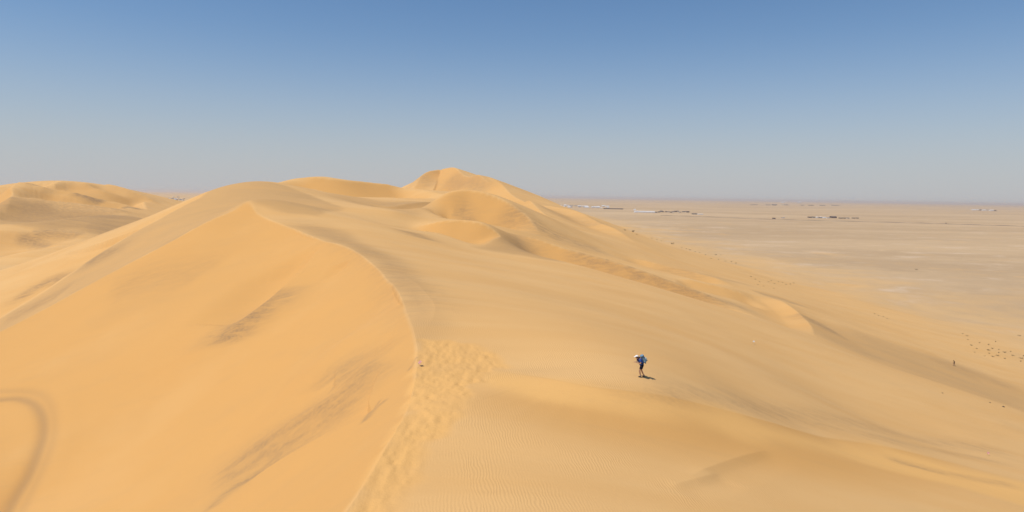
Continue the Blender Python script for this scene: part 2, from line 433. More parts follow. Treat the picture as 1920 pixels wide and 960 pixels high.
def surface_full(xy):
    bm_ = basin_mask(xy)
    g_, s__ = G(xy), np.full(len(xy), 1e3)
    s__[bm_] = S(xy[bm_])
    z = np.minimum(g_, s__)
    slip = sstep(0, .25, g_ - z)
    z, fine = apply_features(xy, z)
    fine = np.maximum(fine, slip)
    rr = np.hypot(xy[:, 0], xy[:, 1])
    # the foot runs out in a low sand apron
    hh = z - PLAIN_Z + 1.2 * vnoise(xy, 45.0, 31)
    right = sstep(-40, 60, xy[:, 0])
    z = z * (1 - right) + right * (PLAIN_Z - .35 + .5 * (hh + np.sqrt(hh * hh + 5.0 ** 2)))
    # gentle undulation
    z += slip * .22 * vnoise(np.column_stack([xy[:, 0] * .77 - xy[:, 1] * .64, (xy[:, 0] * .64 + xy[:, 1] * .77) * .35]), 9.0, 41) * sstep(0, 6, g_ - z)
    z += 0.25 * vnoise(xy, 23.0, 3) * sstep(30, 120, rr) + 0.10 * vnoise(xy, 7.0, 4) * (1 - fine)
    # churned footprints
    churn = np.zeros(len(xy))
    m = np.where((rr < 90) & (xy[:, 1] > 15) & (xy[:, 1] < 75) & (np.abs(xy[:, 0]) < 30))[0]
    closed = np.vstack([TRAIL, TRAIL[:1]])
    d, _, _ = poly_dist(xy[m], closed)
    ins = inside(xy[m], TRAIL)
    sdist = np.where(ins, d, -d) + np.clip(xy[m, 1] / 45, .4, 1) ** 2 * 0.9 * vnoise(xy[m], 1.3, 7)
    churn[m] = sstep(-0.7, .7, sdist) * (.72 + .28 * sstep(-.5, .3, vnoise(xy[m], 1.7, 8)))
    q = np.column_stack([xy[m, 0], xy[m, 1] * .45])
    n1 = vnoise(q, .42, 11)
    n2 = vnoise(q, .23, 12)
    z[m] += churn[m] * (0.055 * n1 + 0.022 * n2 - 0.02)
    fine = np.maximum(fine, churn * .9)
    stain_shade = np.zeros(len(xy))
    track = np.zeros(len(xy))
    brown = np.zeros(len(xy))
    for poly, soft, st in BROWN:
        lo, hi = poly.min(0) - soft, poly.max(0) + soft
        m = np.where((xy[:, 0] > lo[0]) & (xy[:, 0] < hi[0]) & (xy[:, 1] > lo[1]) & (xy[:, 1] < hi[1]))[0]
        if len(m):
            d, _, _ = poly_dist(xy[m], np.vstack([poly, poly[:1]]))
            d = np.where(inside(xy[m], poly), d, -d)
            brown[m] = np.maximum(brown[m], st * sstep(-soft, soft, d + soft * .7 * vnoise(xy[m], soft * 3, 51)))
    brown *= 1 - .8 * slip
    gold = np.zeros(len(xy))
    m = np.where((rr < 120) & (xy[:, 1] > 20))[0]
    if len(m):
        d, _, _ = poly_dist(xy[m], np.vstack([GOLD, GOLD[:1]]))
        d = np.where(inside(xy[m], GOLD), d, -d)
        gold[m] = .85 * sstep(-1.2, 2.0, d + .8 * vnoise(xy[m], 4.0, 61))
    gold = np.maximum(gold, .75 * churn)
    for line, hw, st in STAIN_SHADE:
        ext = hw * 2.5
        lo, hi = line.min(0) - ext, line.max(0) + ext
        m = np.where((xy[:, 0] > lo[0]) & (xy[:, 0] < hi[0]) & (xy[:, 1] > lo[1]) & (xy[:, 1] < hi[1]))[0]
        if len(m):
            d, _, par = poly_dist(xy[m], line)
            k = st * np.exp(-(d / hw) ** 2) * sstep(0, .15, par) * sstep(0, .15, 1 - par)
            stain_shade[m] = np.maximum(stain_shade[m], k)
    for i, line in enumerate(TRACKS):
        lo, hi = line.min(0) - 5, line.max(0) + 5
        m = np.where((xy[:, 0] > lo[0]) & (xy[:, 0] < hi[0]) & (xy[:, 1] > lo[1]) & (xy[:, 1] < hi[1]))[0]
        d, _, _ = poly_dist(xy[m], line)
        z[m] += (-.10, -.2)[i] * np.exp(-(d / 1.0) ** 2) + .06 * np.exp(-((d - 2.2) / 1.0) ** 2)
        track[m] = np.maximum(track[m], (.2, .45)[i] * np.exp(-(d / .75) ** 2))
    foot_ = sstep(-60.2, -52.5, z + 1.8 * vnoise(xy, 60, 20) + 1.3 * vnoise(xy, 24, 21) + .6 * vnoise(xy, 8, 22))
    return z, dict(fine=fine, stain_shade=stain_shade, churn=churn, foot=foot_, track=track, brown=brown, gold=gold)

# ------------------------------------------------------------------ mesh
def grid_mesh(name, az0, az1, na, rs, zfun):
    az = np.linspace(az0, az1, na)
    A, RR = np.meshgrid(az, rs)
    xy = np.stack([(np.sin(A) * RR).ravel(), (np.cos(A) * RR).ravel()], 1)
    z, attrs = zfun(xy)
    nr = len(rs)
    co = np.column_stack([xy, z]).astype(np.float32)
    i = np.arange(nr * na).reshape(nr, na)
    q = np.stack([i[:-1, :-1], i[:-1, 1:], i[1:, 1:], i[1:, :-1]], -1).reshape(-1, 4)[:, ::-1]
    return co, q, attrs

def mesh_from(name, co, q, mat, attrs=None):
    me = bpy.data.meshes.new(name)
    me.vertices.add(len(co))
    me.vertices.foreach_set('co', np.ascontiguousarray(co, np.float32).ravel())
    me.loops.add(q.size)
    me.loops.foreach_set('vertex_index', np.ascontiguousarray(q, np.int32).ravel())
    me.polygons.add(len(q))
    me.polygons.foreach_set('loop_start', np.arange(0, q.size, 4, dtype=np.int32))
    me.polygons.foreach_set('use_smooth', np.ones(len(q), bool))
    me.update(calc_edges=True)
    for k, val in (attrs or {}).items():
        at = me.attributes.new(k, 'FLOAT', 'POINT')
        at.data.foreach_set('value', val.astype(np.float32))
    me.materials.append(mat)
    o = bpy.data.objects.new(name, me)
    COL.objects.link(o)
    return o

class NT:
    """small helper round a node tree"""
    def __init__(s, name):
        s.m = bpy.data.materials.new(name)
        s.m.use_nodes = True
        s.t = s.m.node_tree
        s.b = s.t.nodes['Principled BSDF']
        s.b.inputs['Roughness'].default_value = 0.95
        s.b.inputs['Specular IOR Level'].default_value = 0.12
    def n(s, kind, **kw):
        nd = s.t.nodes.new(kind)
        for k, v in kw.items():
            setattr(nd, k, v)
        return nd
    def l(s, a, b):
        s.t.links.new(a, b)
    def attr(s, name):
        return s.n('ShaderNodeAttribute', attribute_name=name).outputs['Fac']
    def math(s, op, a, b=None, c=None, clamp=False):
        nd = s.n('ShaderNodeMath', operation=op, use_clamp=clamp)
        for i, v in enumerate((a, b, c)):
            if v is None:
                continue
            if isinstance(v, (int, float)):
                nd.inputs[i].default_value = v
            else:
                s.l(v, nd.inputs[i])
        return nd.outputs[0]
    def mix(s, f, a, b):
        nd = s.n('ShaderNodeMix', data_type='RGBA')
        for v, k in ((f, 0), (a, 6), (b, 7)):
            if isinstance(v, (int, float)):
                nd.inputs[k].default_value = v
            elif isinstance(v, tuple):
                nd.inputs[k].default_value = (*v, 1)
            else:
                s.l(v, nd.inputs[k])
        return nd.outputs[2]
    def pos(s):
        return s.n('ShaderNodeNewGeometry').outputs['Position']
    def scaled(s, vec, scale, rot=0.0):
        mp = s.n('ShaderNodeMapping')
        mp.inputs['Scale'].default_value = scale
        mp.inputs['Rotation'].default_value = (0, 0, rot)
        s.l(vec, mp.inputs[0])
        return mp.outputs[0]
    def noise(s, vec, scale, detail=3.0, rough=.55, dist=0.0):
        nd = s.n('ShaderNodeTexNoise')
        nd.inputs['Scale'].default_value = scale
        nd.inputs['Detail'].default_value = detail
        nd.inputs['Roughness'].default_value = rough
        nd.inputs['Distortion'].default_value = dist
        s.l(vec, nd.inputs['Vector'])
        return nd.outputs['Fac']
    def rng(s, v, a, b, c=0.0, d=1.0):
        nd = s.n('ShaderNodeMapRange', interpolation_type='SMOOTHSTEP')
        s.l(v, nd.inputs[0])
        for i, x in enumerate((a, b, c, d)):
            nd.inputs[i + 1].default_value = x
        return nd.outputs[0]

def simple_mat(name, col, rough=0.9, spec=.2):
    t = NT(name)
    p = t.n('ShaderNodeTexCoord').outputs['Object']
    nz = t.noise(p, 9.0, 3)
    t.l(t.mix(t.rng(nz, .35, .7), tuple(c * .88 for c in col), tuple(min(1, c * 1.08) for c in col)), t.b.inputs['Base Color'])
    t.b.inputs['Roughness'].default_value = rough
    t.b.inputs['Specular IOR Level'].default_value = spec
    return t.m

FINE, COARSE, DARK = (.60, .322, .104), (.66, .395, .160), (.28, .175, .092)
PLAIN_A, PLAIN_B, PLAIN_C = (.54, .375, .215), (.44, .30, .17), (.62, .46, .31)

def plain_colour(t):
    p = t.pos()
    a = t.noise(t.scaled(p, (.0011, .0024, 1)), 1.0, 6, .6, .6)
    b = t.noise(t.scaled(p, (.012, .02, 1), .3), 1.0, 5, .65, .3)
    c = t.noise(t.scaled(p, (.12, .16, 1)), 1.0, 4, .6)
    col = t.mix(t.rng(a, .36, .66), PLAIN_B, PLAIN_A)
    col = t.mix(t.math('MULTIPLY', t.rng(b, .52, .72), .55), col, PLAIN_C)
    col = t.mix(t.math('MULTIPLY', t.rng(c, .5, .75), .3), col, (.36, .26, .16))
    sx_ = t.n('ShaderNodeSeparateXYZ')                                        # blown sand thinning out over the gravel
    t.l(p, sx_.inputs[0])
    edge = t.math('ADD', sx_.outputs['X'], t.math('MULTIPLY', t.math('SUBTRACT', b, .5), 260.0))
    col = t.mix(t.math('MULTIPLY', t.rng(edge, 330.0, 190.0), .75), col, (.60, .375, .165))
    return col

def sand_mat():
    t = NT('sand')
    p = t.pos()
    fine, stain_shade, churn, foot_ = (t.attr(k) for k in ('fine', 'stain_shade', 'churn', 'foot'))
    st = t.noise(t.scaled(p, (.018, .10, .1), R(24)), 1.0, 5, .6, .4)      # wind streaks along the ridge
    st2 = t.noise(t.scaled(p, (.25, .9, .4), R(24)), 1.0, 5, .65, .5)
    pt = t.noise(p, .05, 4, .6)
    co_ = t.math('SUBTRACT', 1.0, fine)
    co_ = t.math('MULTIPLY', co_, t.math('ADD', .55, t.math('MULTIPLY', t.rng(st, .3, .7), .5)))
    co_ = t.math('ADD', co_, t.math('MULTIPLY', t.rng(pt, .5, .75), .2), clamp=True)
    col = t.mix(co_, FINE, COARSE)
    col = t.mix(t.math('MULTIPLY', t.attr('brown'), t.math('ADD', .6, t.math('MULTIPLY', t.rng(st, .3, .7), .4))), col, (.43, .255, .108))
    col = t.mix(t.attr('gold'), col, (.72, .405, .135))
    # dark mineral grains and painted shade: traced streaks broken up by noise, plus faint ones everywhere
    k = t.math('MULTIPLY', stain_shade, t.math('ADD', .35, t.math('MULTIPLY', t.math('MULTIPLY', t.rng(st2, .3, .7), t.rng(t.noise(p, 2.6, 4, .7), .2, .65)), 1.2)))
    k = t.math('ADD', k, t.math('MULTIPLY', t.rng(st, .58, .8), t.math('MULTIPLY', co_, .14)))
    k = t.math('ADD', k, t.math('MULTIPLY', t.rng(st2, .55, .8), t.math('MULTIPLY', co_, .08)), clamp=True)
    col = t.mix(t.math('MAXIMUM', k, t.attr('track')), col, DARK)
    sl = t.noise(t.scaled(p, (.05, .55, .3), R(40)), 1.0, 5, .6, .8)         # old slides down the slip face
    col = t.mix(t.math('MULTIPLY', t.rng(sl, .5, .78), t.math('MULTIPLY', fine, .22)), col, (.50, .29, .115))
    sl2 = t.noise(t.scaled(p, (.02, .05, .1), R(30)), 1.0, 4, .6, .5)
    col = t.mix(t.math('MULTIPLY', t.rng(sl2, .45, .75), .16), col, (.46, .275, .115))
    gr = t.noise(p, 14.0, 2, .7)
    col = t.mix(t.math('MULTIPLY', t.rng(gr, .5, .75), .16), col, (.40, .25, .12))
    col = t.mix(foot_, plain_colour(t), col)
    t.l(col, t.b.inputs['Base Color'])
    # wind ripples
    wv = t.n('ShaderNodeTexWave', wave_type='BANDS', bands_direction='X')
    wv.inputs['Scale'].default_value = 2.1
    wv.inputs['Distortion'].default_value = 9.0
    wv.inputs['Detail'].default_value = 2.0
    wv.inputs['Detail Scale'].default_value = .6
    t.l(t.scaled(p, (1, .55, .3), R(-12)), wv.inputs['Vector'])
    lump = t.noise(p, 3.2, 4, .6)
    amp = t.rng(t.noise(p, .22, 3, .6), .38, .66)
    co_ = t.math('MULTIPLY', co_, amp)
    h = t.math('MULTIPLY', wv.outputs['Fac'], t.math('MULTIPLY', co_, t.math('SUBTRACT', 1.0, churn)))
    h = t.math('ADD', t.math('MULTIPLY', h, .012), t.math('MULTIPLY', lump, t.math('ADD', .012, t.math('MULTIPLY', churn, .04))))
    bp = t.n('ShaderNodeBump')
    bp.inputs['Strength'].default_value = 1.0
    bp.inputs['Distance'].default_value = 1.0
    t.l(h, bp.inputs['Height'])
    t.l(bp.outputs[0], t.b.inputs['Normal'])
    return t.m

def plain_mat():
    t = NT('gravel_plain')
    t.l(plain_colour(t), t.b.inputs['Base Color'])
    return t.m
sand = sand_mat()
plain_m = plain_mat()
def radii(n, lo=16.0, hi=2400.0):
    rr = np.exp(np.linspace(math.log(lo), math.log(hi), 20000))
    s = np.log(rr) - 22.0 / rr * 1.0
    s = np.cumsum(np.gradient(np.log(rr)) * (1 + 30.0 / rr))
    return np.interp(np.linspace(s[0], s[-1], n), s, rr)
import os
LOW = 1
co, q, attrs = grid_mesh('sand_dune', R(-47), R(47), 1250 // LOW, radii(1150 // LOW), surface_full)
dune = mesh_from('sand_dune', co, q, sand, attrs)
dune['kind'] = 'structure'
me = bpy.data.meshes.new('desert_plain')
me.from_pydata([(-60000, -2000, PLAIN_Z), (60000, -2000, PLAIN_Z), (60000, 60000, PLAIN_Z), (-60000, 60000, PLAIN_Z)], [], [(0, 1, 2, 3)])
me.materials.append(plain_m)
o = bpy.data.objects.new('desert_plain', me)
COL.objects.link(o)
o['kind'] = 'structure'


# ------------------------------------------------------------------ small things: helpers
def ground_fn(xy):
    return np.maximum(surface_full(xy)[0], PLAIN_Z)
def ground_hit(u, v):
    h = first_hit(u, v, ground_fn, n=500)
    if h is None:
        return None
    hi = h[1]
    lo = hi / math.exp(math.log(200.0) / 499)
    d = ray(u, v)
    for _ in range(3):
        Y = np.linspace(lo, hi, 12)
        p = d[None, :] * Y[:, None]
        b = p[:, 2] < ground_fn(p[:, :2])
        k = int(np.argmax(b)) if b.any() else 11
        lo, hi = Y[max(k - 1, 0)], Y[k]
    return d * hi
def ground_z(x, y):
    return float(ground_fn(np.array([[x, y]]))[0])

def link(o, parent=None):
    COL.objects.link(o)
    if parent is not None:
        o.parent = parent
    return o
def thing(name, label, cat, loc, rz=0.0, group=None, scale=None):
    o = bpy.data.objects.new(name, None)
    o.empty_display_size = .2
    link(o)
    o.location = loc
    o.rotation_euler = (0, 0, rz)
    if scale:
        o.scale = scale if isinstance(scale, tuple) else (scale,) * 3
    o['label'], o['category'] = label, cat
    if group:
        o['group'] = group
    return o
def bm_obj(name, bm, mat, parent, smooth=True):
    me = bpy.data.meshes.new(name)
    bm.normal_update()
    for f in bm.faces:
        f.smooth = smooth
    bm.to_mesh(me)
    bm.free()
    me.materials.append(mat)
    return link(bpy.data.objects.new(name, me), parent)
def mesh_obj(name, me, mat, parent):
    me.materials.clear()
    me.materials.append(mat)
    return link(bpy.data.objects.new(name, me), parent)

def skin(verts, edges, sub=2, smooth=True):
    """one continuous surface grown round a skeleton: verts = (x, y, z, radius[, radius_y])"""
    me = bpy.data.meshes.new('skeleton')
    me.from_pydata([v[:3] for v in verts], edges, [])
    ob = bpy.data.objects.new('skeleton', me)
    COL.objects.link(ob)
    md = ob.modifiers.new('skin', 'SKIN')
    md.use_smooth_shade = smooth
    md.branch_smoothing = .4
    for i, v in enumerate(verts):
        r = v[3]
        me.skin_vertices[0].data[i].radius = (r, v[4] if len(v) > 4 else r)
        me.skin_vertices[0].data[i].use_root = (i == 0)
    if sub:
        sm = ob.modifiers.new('subdivision', 'SUBSURF')
        sm.levels = sm.render_levels = sub
    dg = bpy.context.evaluated_depsgraph_get()
    dg.update()
    out = bpy.data.meshes.new_from_object(ob.evaluated_get(dg))
    bpy.data.objects.remove(ob)
    bpy.data.meshes.remove(me)
    return out
def chain(pts):
    return pts, [(i, i + 1) for i in range(len(pts) - 1)]
def ellipsoid(bm, c, r, rot=None, seg=14, ring=9):
    m = Matrix.Translation(c)
    if rot is not None:
        m = m @ rot
    m = m @ Matrix.Diagonal((*r, 1))
    return bmesh.ops.create_uvsphere(bm, u_segments=seg, v_segments=ring, radius=1.0, matrix=m)['verts']
def rbox(bm, c, size, bevel=.02, rot=None, seg=2):
    vs = bmesh.ops.create_cube(bm, size=1.0)['verts']
    for v in vs:
        v.co = Vector((v.co.x * size[0], v.co.y * size[1], v.co.z * size[2]))
    es = {e for v in vs for e in v.link_edges}
    r = bmesh.ops.bevel(bm, geom=list(es), offset=bevel, segments=seg, affect='EDGES', profile=.6) if bevel else {'verts': vs}
    vv = {v for f in r.get('faces', []) for v in f.verts} | {v for v in vs if v.is_valid}
    m = Matrix.Translation(c) @ (rot or Matrix.Identity(4))
    bmesh.ops.transform(bm, matrix=m, verts=list(vv))
def tube(bm, a, b, r0_, r1_=None, seg=8):
    a, b = Vector(a), Vector(b)
    d = b - a
    m = Matrix.Translation((a + b) / 2) @ d.to_track_quat('Z', 'Y').to_matrix().to_4x4()
    bmesh.ops.create_cone(bm, cap_ends=True, segments=seg, radius1=r0_, radius2=r0_ if r1_ is None else r1_, depth=d.length, matrix=m)

# ------------------------------------------------------------------ people: local +X is forward, +Y is left
def hand_mesh(wrist, direction, side):
    """palm, four curled fingers of different lengths and a thumb"""
    d = Vector(direction).normalized()
    up = Vector((0, 0, 1))
    lat = d.cross(up).normalized() * side
    nrm = lat.cross(d).normalized() * side
    w_ = Vector(wrist)
    meshes = []
    p = [(*w_, .022), (*(w_ + d * .045), .030, .016), (*(w_ + d * .085), .034, .014)]
    meshes.append(skin(*chain(p), sub=1))
    for k, ln in enumerate((.066, .076, .070, .054)):
        b = w_ + d * .078 + lat * (-.027 + .018 * k)
        j1 = b + d * ln * .5 - nrm * .010
        j2 = j1 + d * ln * .22 - nrm * ln * .38
        j3 = j2 - d * ln * .12 - nrm * ln * .30
        meshes.append(skin(*chain([(*b, .0095), (*j1, .009), (*j2, .0082), (*j3, .007)]), sub=1))
    b = w_ + d * .03 - lat * .022
    j1 = b + d * .03 - lat * .026 - nrm * .008
    j2 = j1 + d * .030 - nrm * .016 - lat * .002
    meshes.append(skin(*chain([(*b, .0125), (*j1, .011), (*j2, .009)]), sub=1))
    return meshes

def make_person(name, label, loc, rz, mats, pack=True, cap=True, hands_up=True, scale=1.0):
    t = thing(name, label, 'person', loc, rz, scale=scale)
    lean = R(27) if pack else R(8)
    hip = Vector((0, 0, .88))
    def tor(h, x=0.0, y=0.0):          # point on the leaning torso, h metres above the hips
        return Vector((hip.x + math.sin(lean) * h + math.cos(lean) * x, y, hip.z + math.cos(lean) * h - math.sin(lean) * x))
    chest, neck = tor(.34), tor(.50, .01)
    headc = tor(.635, .09) + Vector((.02, 0, 0))
    chin, crown = headc + Vector((.055, 0, -.105)), headc + Vector((-.005, 0, .105))
    # legs: the left one swings forward, the right one pushes off behind
    kneeL, ankL, toeL = Vector((.20, .09, .50)), Vector((.11, .09, .09)), Vector((.27, .10, .035))
    kneeR, ankR, toeR = Vector((-.01, -.09, .46)), Vector((-.20, -.09, .11)), Vector((-.06, -.10, .03))
    # plant both feet on the slope
    for ft in (ankL, toeL, ankR, toeR):
        wx, wy = loc[0] + ft.x * math.cos(rz) - ft.y * math.sin(rz), loc[1] + ft.x * math.sin(rz) + ft.y * math.cos(rz)
        ft.z += (ground_z(wx, wy) - loc[2]) / scale
    ankR.z -= .035
    V = [(*hip, .135, .15), (*tor(.14), .125, .15), (*chest, .14, .165), (*tor(.44), .11, .15), (*neck, .055), (*(headc - Vector((.0, 0, .05))), .075), (*(headc + Vector((0, 0, .035))), .092), (*crown, .045)]
    E = [(0, 1), (1, 2), (2, 3), (3, 4), (4, 5), (5, 6), (6, 7)]
    def ext(i, pts):
        for p in pts:
            V.append(p)
            E.append((i, len(V) - 1))
            i = len(V) - 1
        return i
    ext(5, [(*(headc + Vector((.095, 0, -.02))), .016)])                       # nose
    ext(5, [(*(headc + Vector((.055, 0, -.085))), .036)])                      # jaw
    for sy, knee, ank, toe in ((1, kneeL, ankL, toeL), (-1, kneeR, ankR, toeR)):
        h_ = Vector((0.0, .09 * sy, .84))
        ext(0, [(*h_, .092), (*((h_ * .45 + knee * .55)), .078), (*knee, .056), (*(knee * .65 + ank * .35), .058), (*(knee * .2 + ank * .8), .038), (*ank, .036), (*((ank * .35 + toe * .65)), .036)])
    wr = {}
    for sy in (1, -1):
        sh = tor(.46, 0, .185 * sy)
        if hands_up:
            el = sh + Vector((-.03, .06 * sy, -.285))
            w_ = el + Vector((.225, -.10 * sy, .045))
        else:
            sw = .12 * sy
            el = sh + Vector((-sw * .8, .04 * sy, -.28))
            w_ = el + Vector((.08 - sw, .0, -.23))
        wr[sy] = (w_, w_ - el, sh, el)
        ext(3, [(*sh, .062), (*(sh * .55 + el * .45), .048), (*el, .040), (*(el * .6 + w_ * .4), .038), (*w_, .024)])
    body = skin(V, E, sub=2)
    bm = bmesh.new()
    bm.from_mesh(body)
    for sy in (1, -1):
        for hm in hand_mesh(wr[sy][0], wr[sy][1], sy):
            bm.from_mesh(hm)
    for sy in (1, -1):                                                         # ears
        ellipsoid(bm, headc + Vector((-.01, .088 * sy, -.015)), (.018, .008, .032), seg=8, ring=6)
    bm_obj('body', bm, mats['skin'], t)
    for sy in (1, -1):
        bm = bmesh.new()
        ellipsoid(bm, headc + Vector((.079, .033 * sy, .008)), (.012, .014, .009), seg=8, ring=6)
        bm_obj('eye', bm, mats['dark'], t)
    bm = bmesh.new()
    ellipsoid(bm, headc + Vector((.086, 0, -.062)), (.008, .024, .006), seg=8, ring=5)
    bm_obj('mouth', bm, mats['lip'], t)
    bm = bmesh.new()
    ellipsoid(bm, headc + Vector((-.022, 0, .015)), (.092, .095, .105))
    bm_obj('hair', bm, mats['hair'], t)
    # clothes
    SV = [(*tor(-.05), .165, .185), (*tor(.14), .152, .18), (*chest, .172, .205), (*tor(.45), .142, .20), (*(neck - Vector((.01, 0, .02))), .080)]
    SE = [(0, 1), (1, 2), (2, 3), (3, 4)]
    for sy in (1, -1):
        w_, _, sh, el = wr[sy]
        i = len(SV)
        SV += [(*sh, .090), (*(sh * .6 + el * .4), .072), (*(sh * .35 + el * .65), .064)]
        SE += [(3, i), (i, i + 1), (i + 1, i + 2)]
    mesh_obj('shirt', skin(SV, SE, sub=2), mats['shirt'], t)
    HV = [(*tor(.08), .155, .175), (*hip, .168, .188)]
    HE = [(0, 1)]
    for sy, knee in ((1, kneeL), (-1, kneeR)):
        h_ = Vector((0.0, .095 * sy, .82))
        i = len(HV)
        HV += [(*h_, .132), (*(h_ * .5 + knee * .5), .112), (*(h_ * .22 + knee * .78), .102)]
        HE += [(1, i), (i, i + 1), (i + 1, i + 2)]
    mesh_obj('shorts', skin(HV, HE, sub=2), mats['shorts'], t)
    for ank, toe in ((ankL, toeL), (ankR, toeR)):
        d = (toe - ank)
        heel = ank + Vector((-.06, 0, -.035)) if ank is ankL else ank + Vector((-.07, 0, -.02))
        o = mesh_obj('shoe', skin(*chain([(*heel, .045, .04), (*(ank * .45 + toe * .55 + Vector((0, 0, -.008))), .050, .046), (*(toe + d.normalized() * .01), .034, .042)]), sub=2), mats['shoe'], t)
        bm = bmesh.new()
        a = ank + Vector((0, 0, .085))
        tube(bm, ank + Vector((0, 0, -.01)), a, .046, .045, 12)
        bm_obj('sock', bm, mats['sock'], t)
    if cap:
        bm = bmesh.new()
        vs = ellipsoid(bm, headc + Vector((-.005, 0, .055)), (.112, .108, .088), seg=20, ring=12)
        bmesh.ops.delete(bm, geom=[v for v in vs if v.co.z < headc.z + .035], context='VERTS')
        rot = Matrix.Rotation(R(18), 4, 'Y')
        ellipsoid(bm, headc + Vector((.135, 0, .035)), (.078, .085, .010), rot, 16, 8)
        bm_obj('cap', bm, mats['cap'], t)
    if pack:
        rot = Matrix.Rotation(lean, 4, 'Y')
        pc = tor(.27, -.255)
        p = skin([(*tor(.00, -.24), .13, .14), (*tor(.16, -.265), .15, .165), (*tor(.36, -.255), .145, .165), (*tor(.50, -.235), .115, .14)], [(0, 1), (1, 2), (2, 3)], sub=2)
        pk = mesh_obj('backpack', p, mats['pack'], t)
        bm = bmesh.new()
        rbox(bm, tor(.20, -.405), (.10, .24, .24), .035, rot)
        bm_obj('front_pocket', bm, mats['pack2'], pk)
        bm = bmesh.new()
        rbox(bm, tor(.555, -.245), (.24, .28, .11), .045, rot)
        bm_obj('lid', bm, mats['pack3'], pk)
        for sy in (1, -1):
            bm = bmesh.new()
            tube(bm, tor(.02, -.22, .175 * sy), tor(.22, -.22, .185 * sy), .042, .040, 12)
            tube(bm, tor(.22, -.22, .185 * sy), tor(.26, -.22, .185 * sy), .022, .022, 10)
            bm_obj('bottle', bm, mats['pack3'], pk)
            a = [tor(.48, -.13, .10 * sy), tor(.545, -.02, .105 * sy), tor(.50, .12, .11 * sy), tor(.34, .172, .115 * sy), tor(.18, .13, .15 * sy), tor(.10, -.06, .18 * sy)]
            mesh_obj('shoulder_strap', skin(*chain([(*q, .010, .028) for q in a]), sub=1), mats['dark'], pk)
        bm = bmesh.new()
        rbox(bm, tor(.29, .18), (.035, .13, .13), .02, rot)
        bm_obj('race_bib', bm, mats['cap'], t)
    return t

PM = dict(skin=simple_mat('skin_tanned', (.50, .29, .19), .6), dark=simple_mat('black_cloth', (.02, .02, .024), .8), lip=simple_mat('lips', (.38, .14, .11), .6),
          hair=simple_mat('brown_hair', (.07, .045, .03), .7), shirt=simple_mat('blue_shirt', (.035, .10, .38), .85), shorts=simple_mat('navy_shorts', (.012, .014, .03), .85),
          shoe=simple_mat('dark_shoe', (.05, .05, .055), .7), sock=simple_mat('grey_sock', (.25, .23, .22), .9), cap=simple_mat('white_cloth', (.80, .80, .80), .85),
          pack=simple_mat('light_blue_nylon', (.20, .33, .41), .7), pack2=simple_mat('pale_grey_nylon', (.36, .46, .48), .7), pack3=simple_mat('steel_blue_nylon', (.15, .26, .36), .8))
PM2 = dict(PM, shirt=simple_mat('dark_brown_shirt', (.03, .018, .014), .9), shorts=simple_mat('black_shorts', (.015, .012, .012), .9), cap=simple_mat('brown_cap', (.05, .03, .02), .9))

p_ = ground_hit(1203, 707)
make_person('person', 'hiker in white cap and blue shirt bent under a pale blue backpack on the sand', (p_[0], p_[1], p_[2] - .015), R(190), PM, scale=1.06)
p_ = ground_hit(1789, 686)
make_person('person', 'tiny far-off walker in dark clothes alone on the lower slope at the right', (p_[0], p_[1], p_[2] - .015), R(150), PM2, pack=False, cap=True, hands_up=False)

# ------------------------------------------------------------------ marker flags
pink = simple_mat('pink_cloth', (.84, .50, .46), .8)
whitec = simple_mat('white_cloth_flag', (.80, .76, .72), .8)
cane = simple_mat('bamboo_cane', (.32, .22, .12), .7)
def flag(u, v, label, mat, h=.5, size=.24):
    p = ground_hit(u, v)
    t = thing('marker_flag', label, 'flag', tuple(p), R(-50), group='small course marker flags on the dune')
    bm = bmesh.new()
    tube(bm, (0, 0, -.1), (0, 0, h), .008, .006, 8)
    bm_obj('pole', bm, cane, t)
    bm = bmesh.new()
    n = 8
    rows = []
    for i in range(n + 1):
        for j in range(4):
            x = size * i / n
            rows.append(bm.verts.new((x, .03 * math.sin(i * 1.3) * i / n + .012 - .17 * j / 3, h - .01 - .19 * j / 3 - .05 * i / n)))
    for i in range(n):
        for j in range(3):
            bm.faces.new([rows[i * 4 + j], rows[(i + 1) * 4 + j], rows[(i + 1) * 4 + j + 1], rows[i * 4 + j + 1]])
    ext_ = bmesh.ops.solidify(bm, geom=list(bm.faces), thickness=.006)
    bm_obj('flag_cloth', bm, mat, t)
flag(787, 685, 'small pink marker flag on the sharp crest beside the trodden sand', pink, .40, .28)
flag(1851, 853, 'pink and white marker flag alone on the slope near the lower right edge', pink, .42, .22)
flag(1412, 644, 'little white marker flag on the smooth slope right of the hiker', whitec, .5, .3)

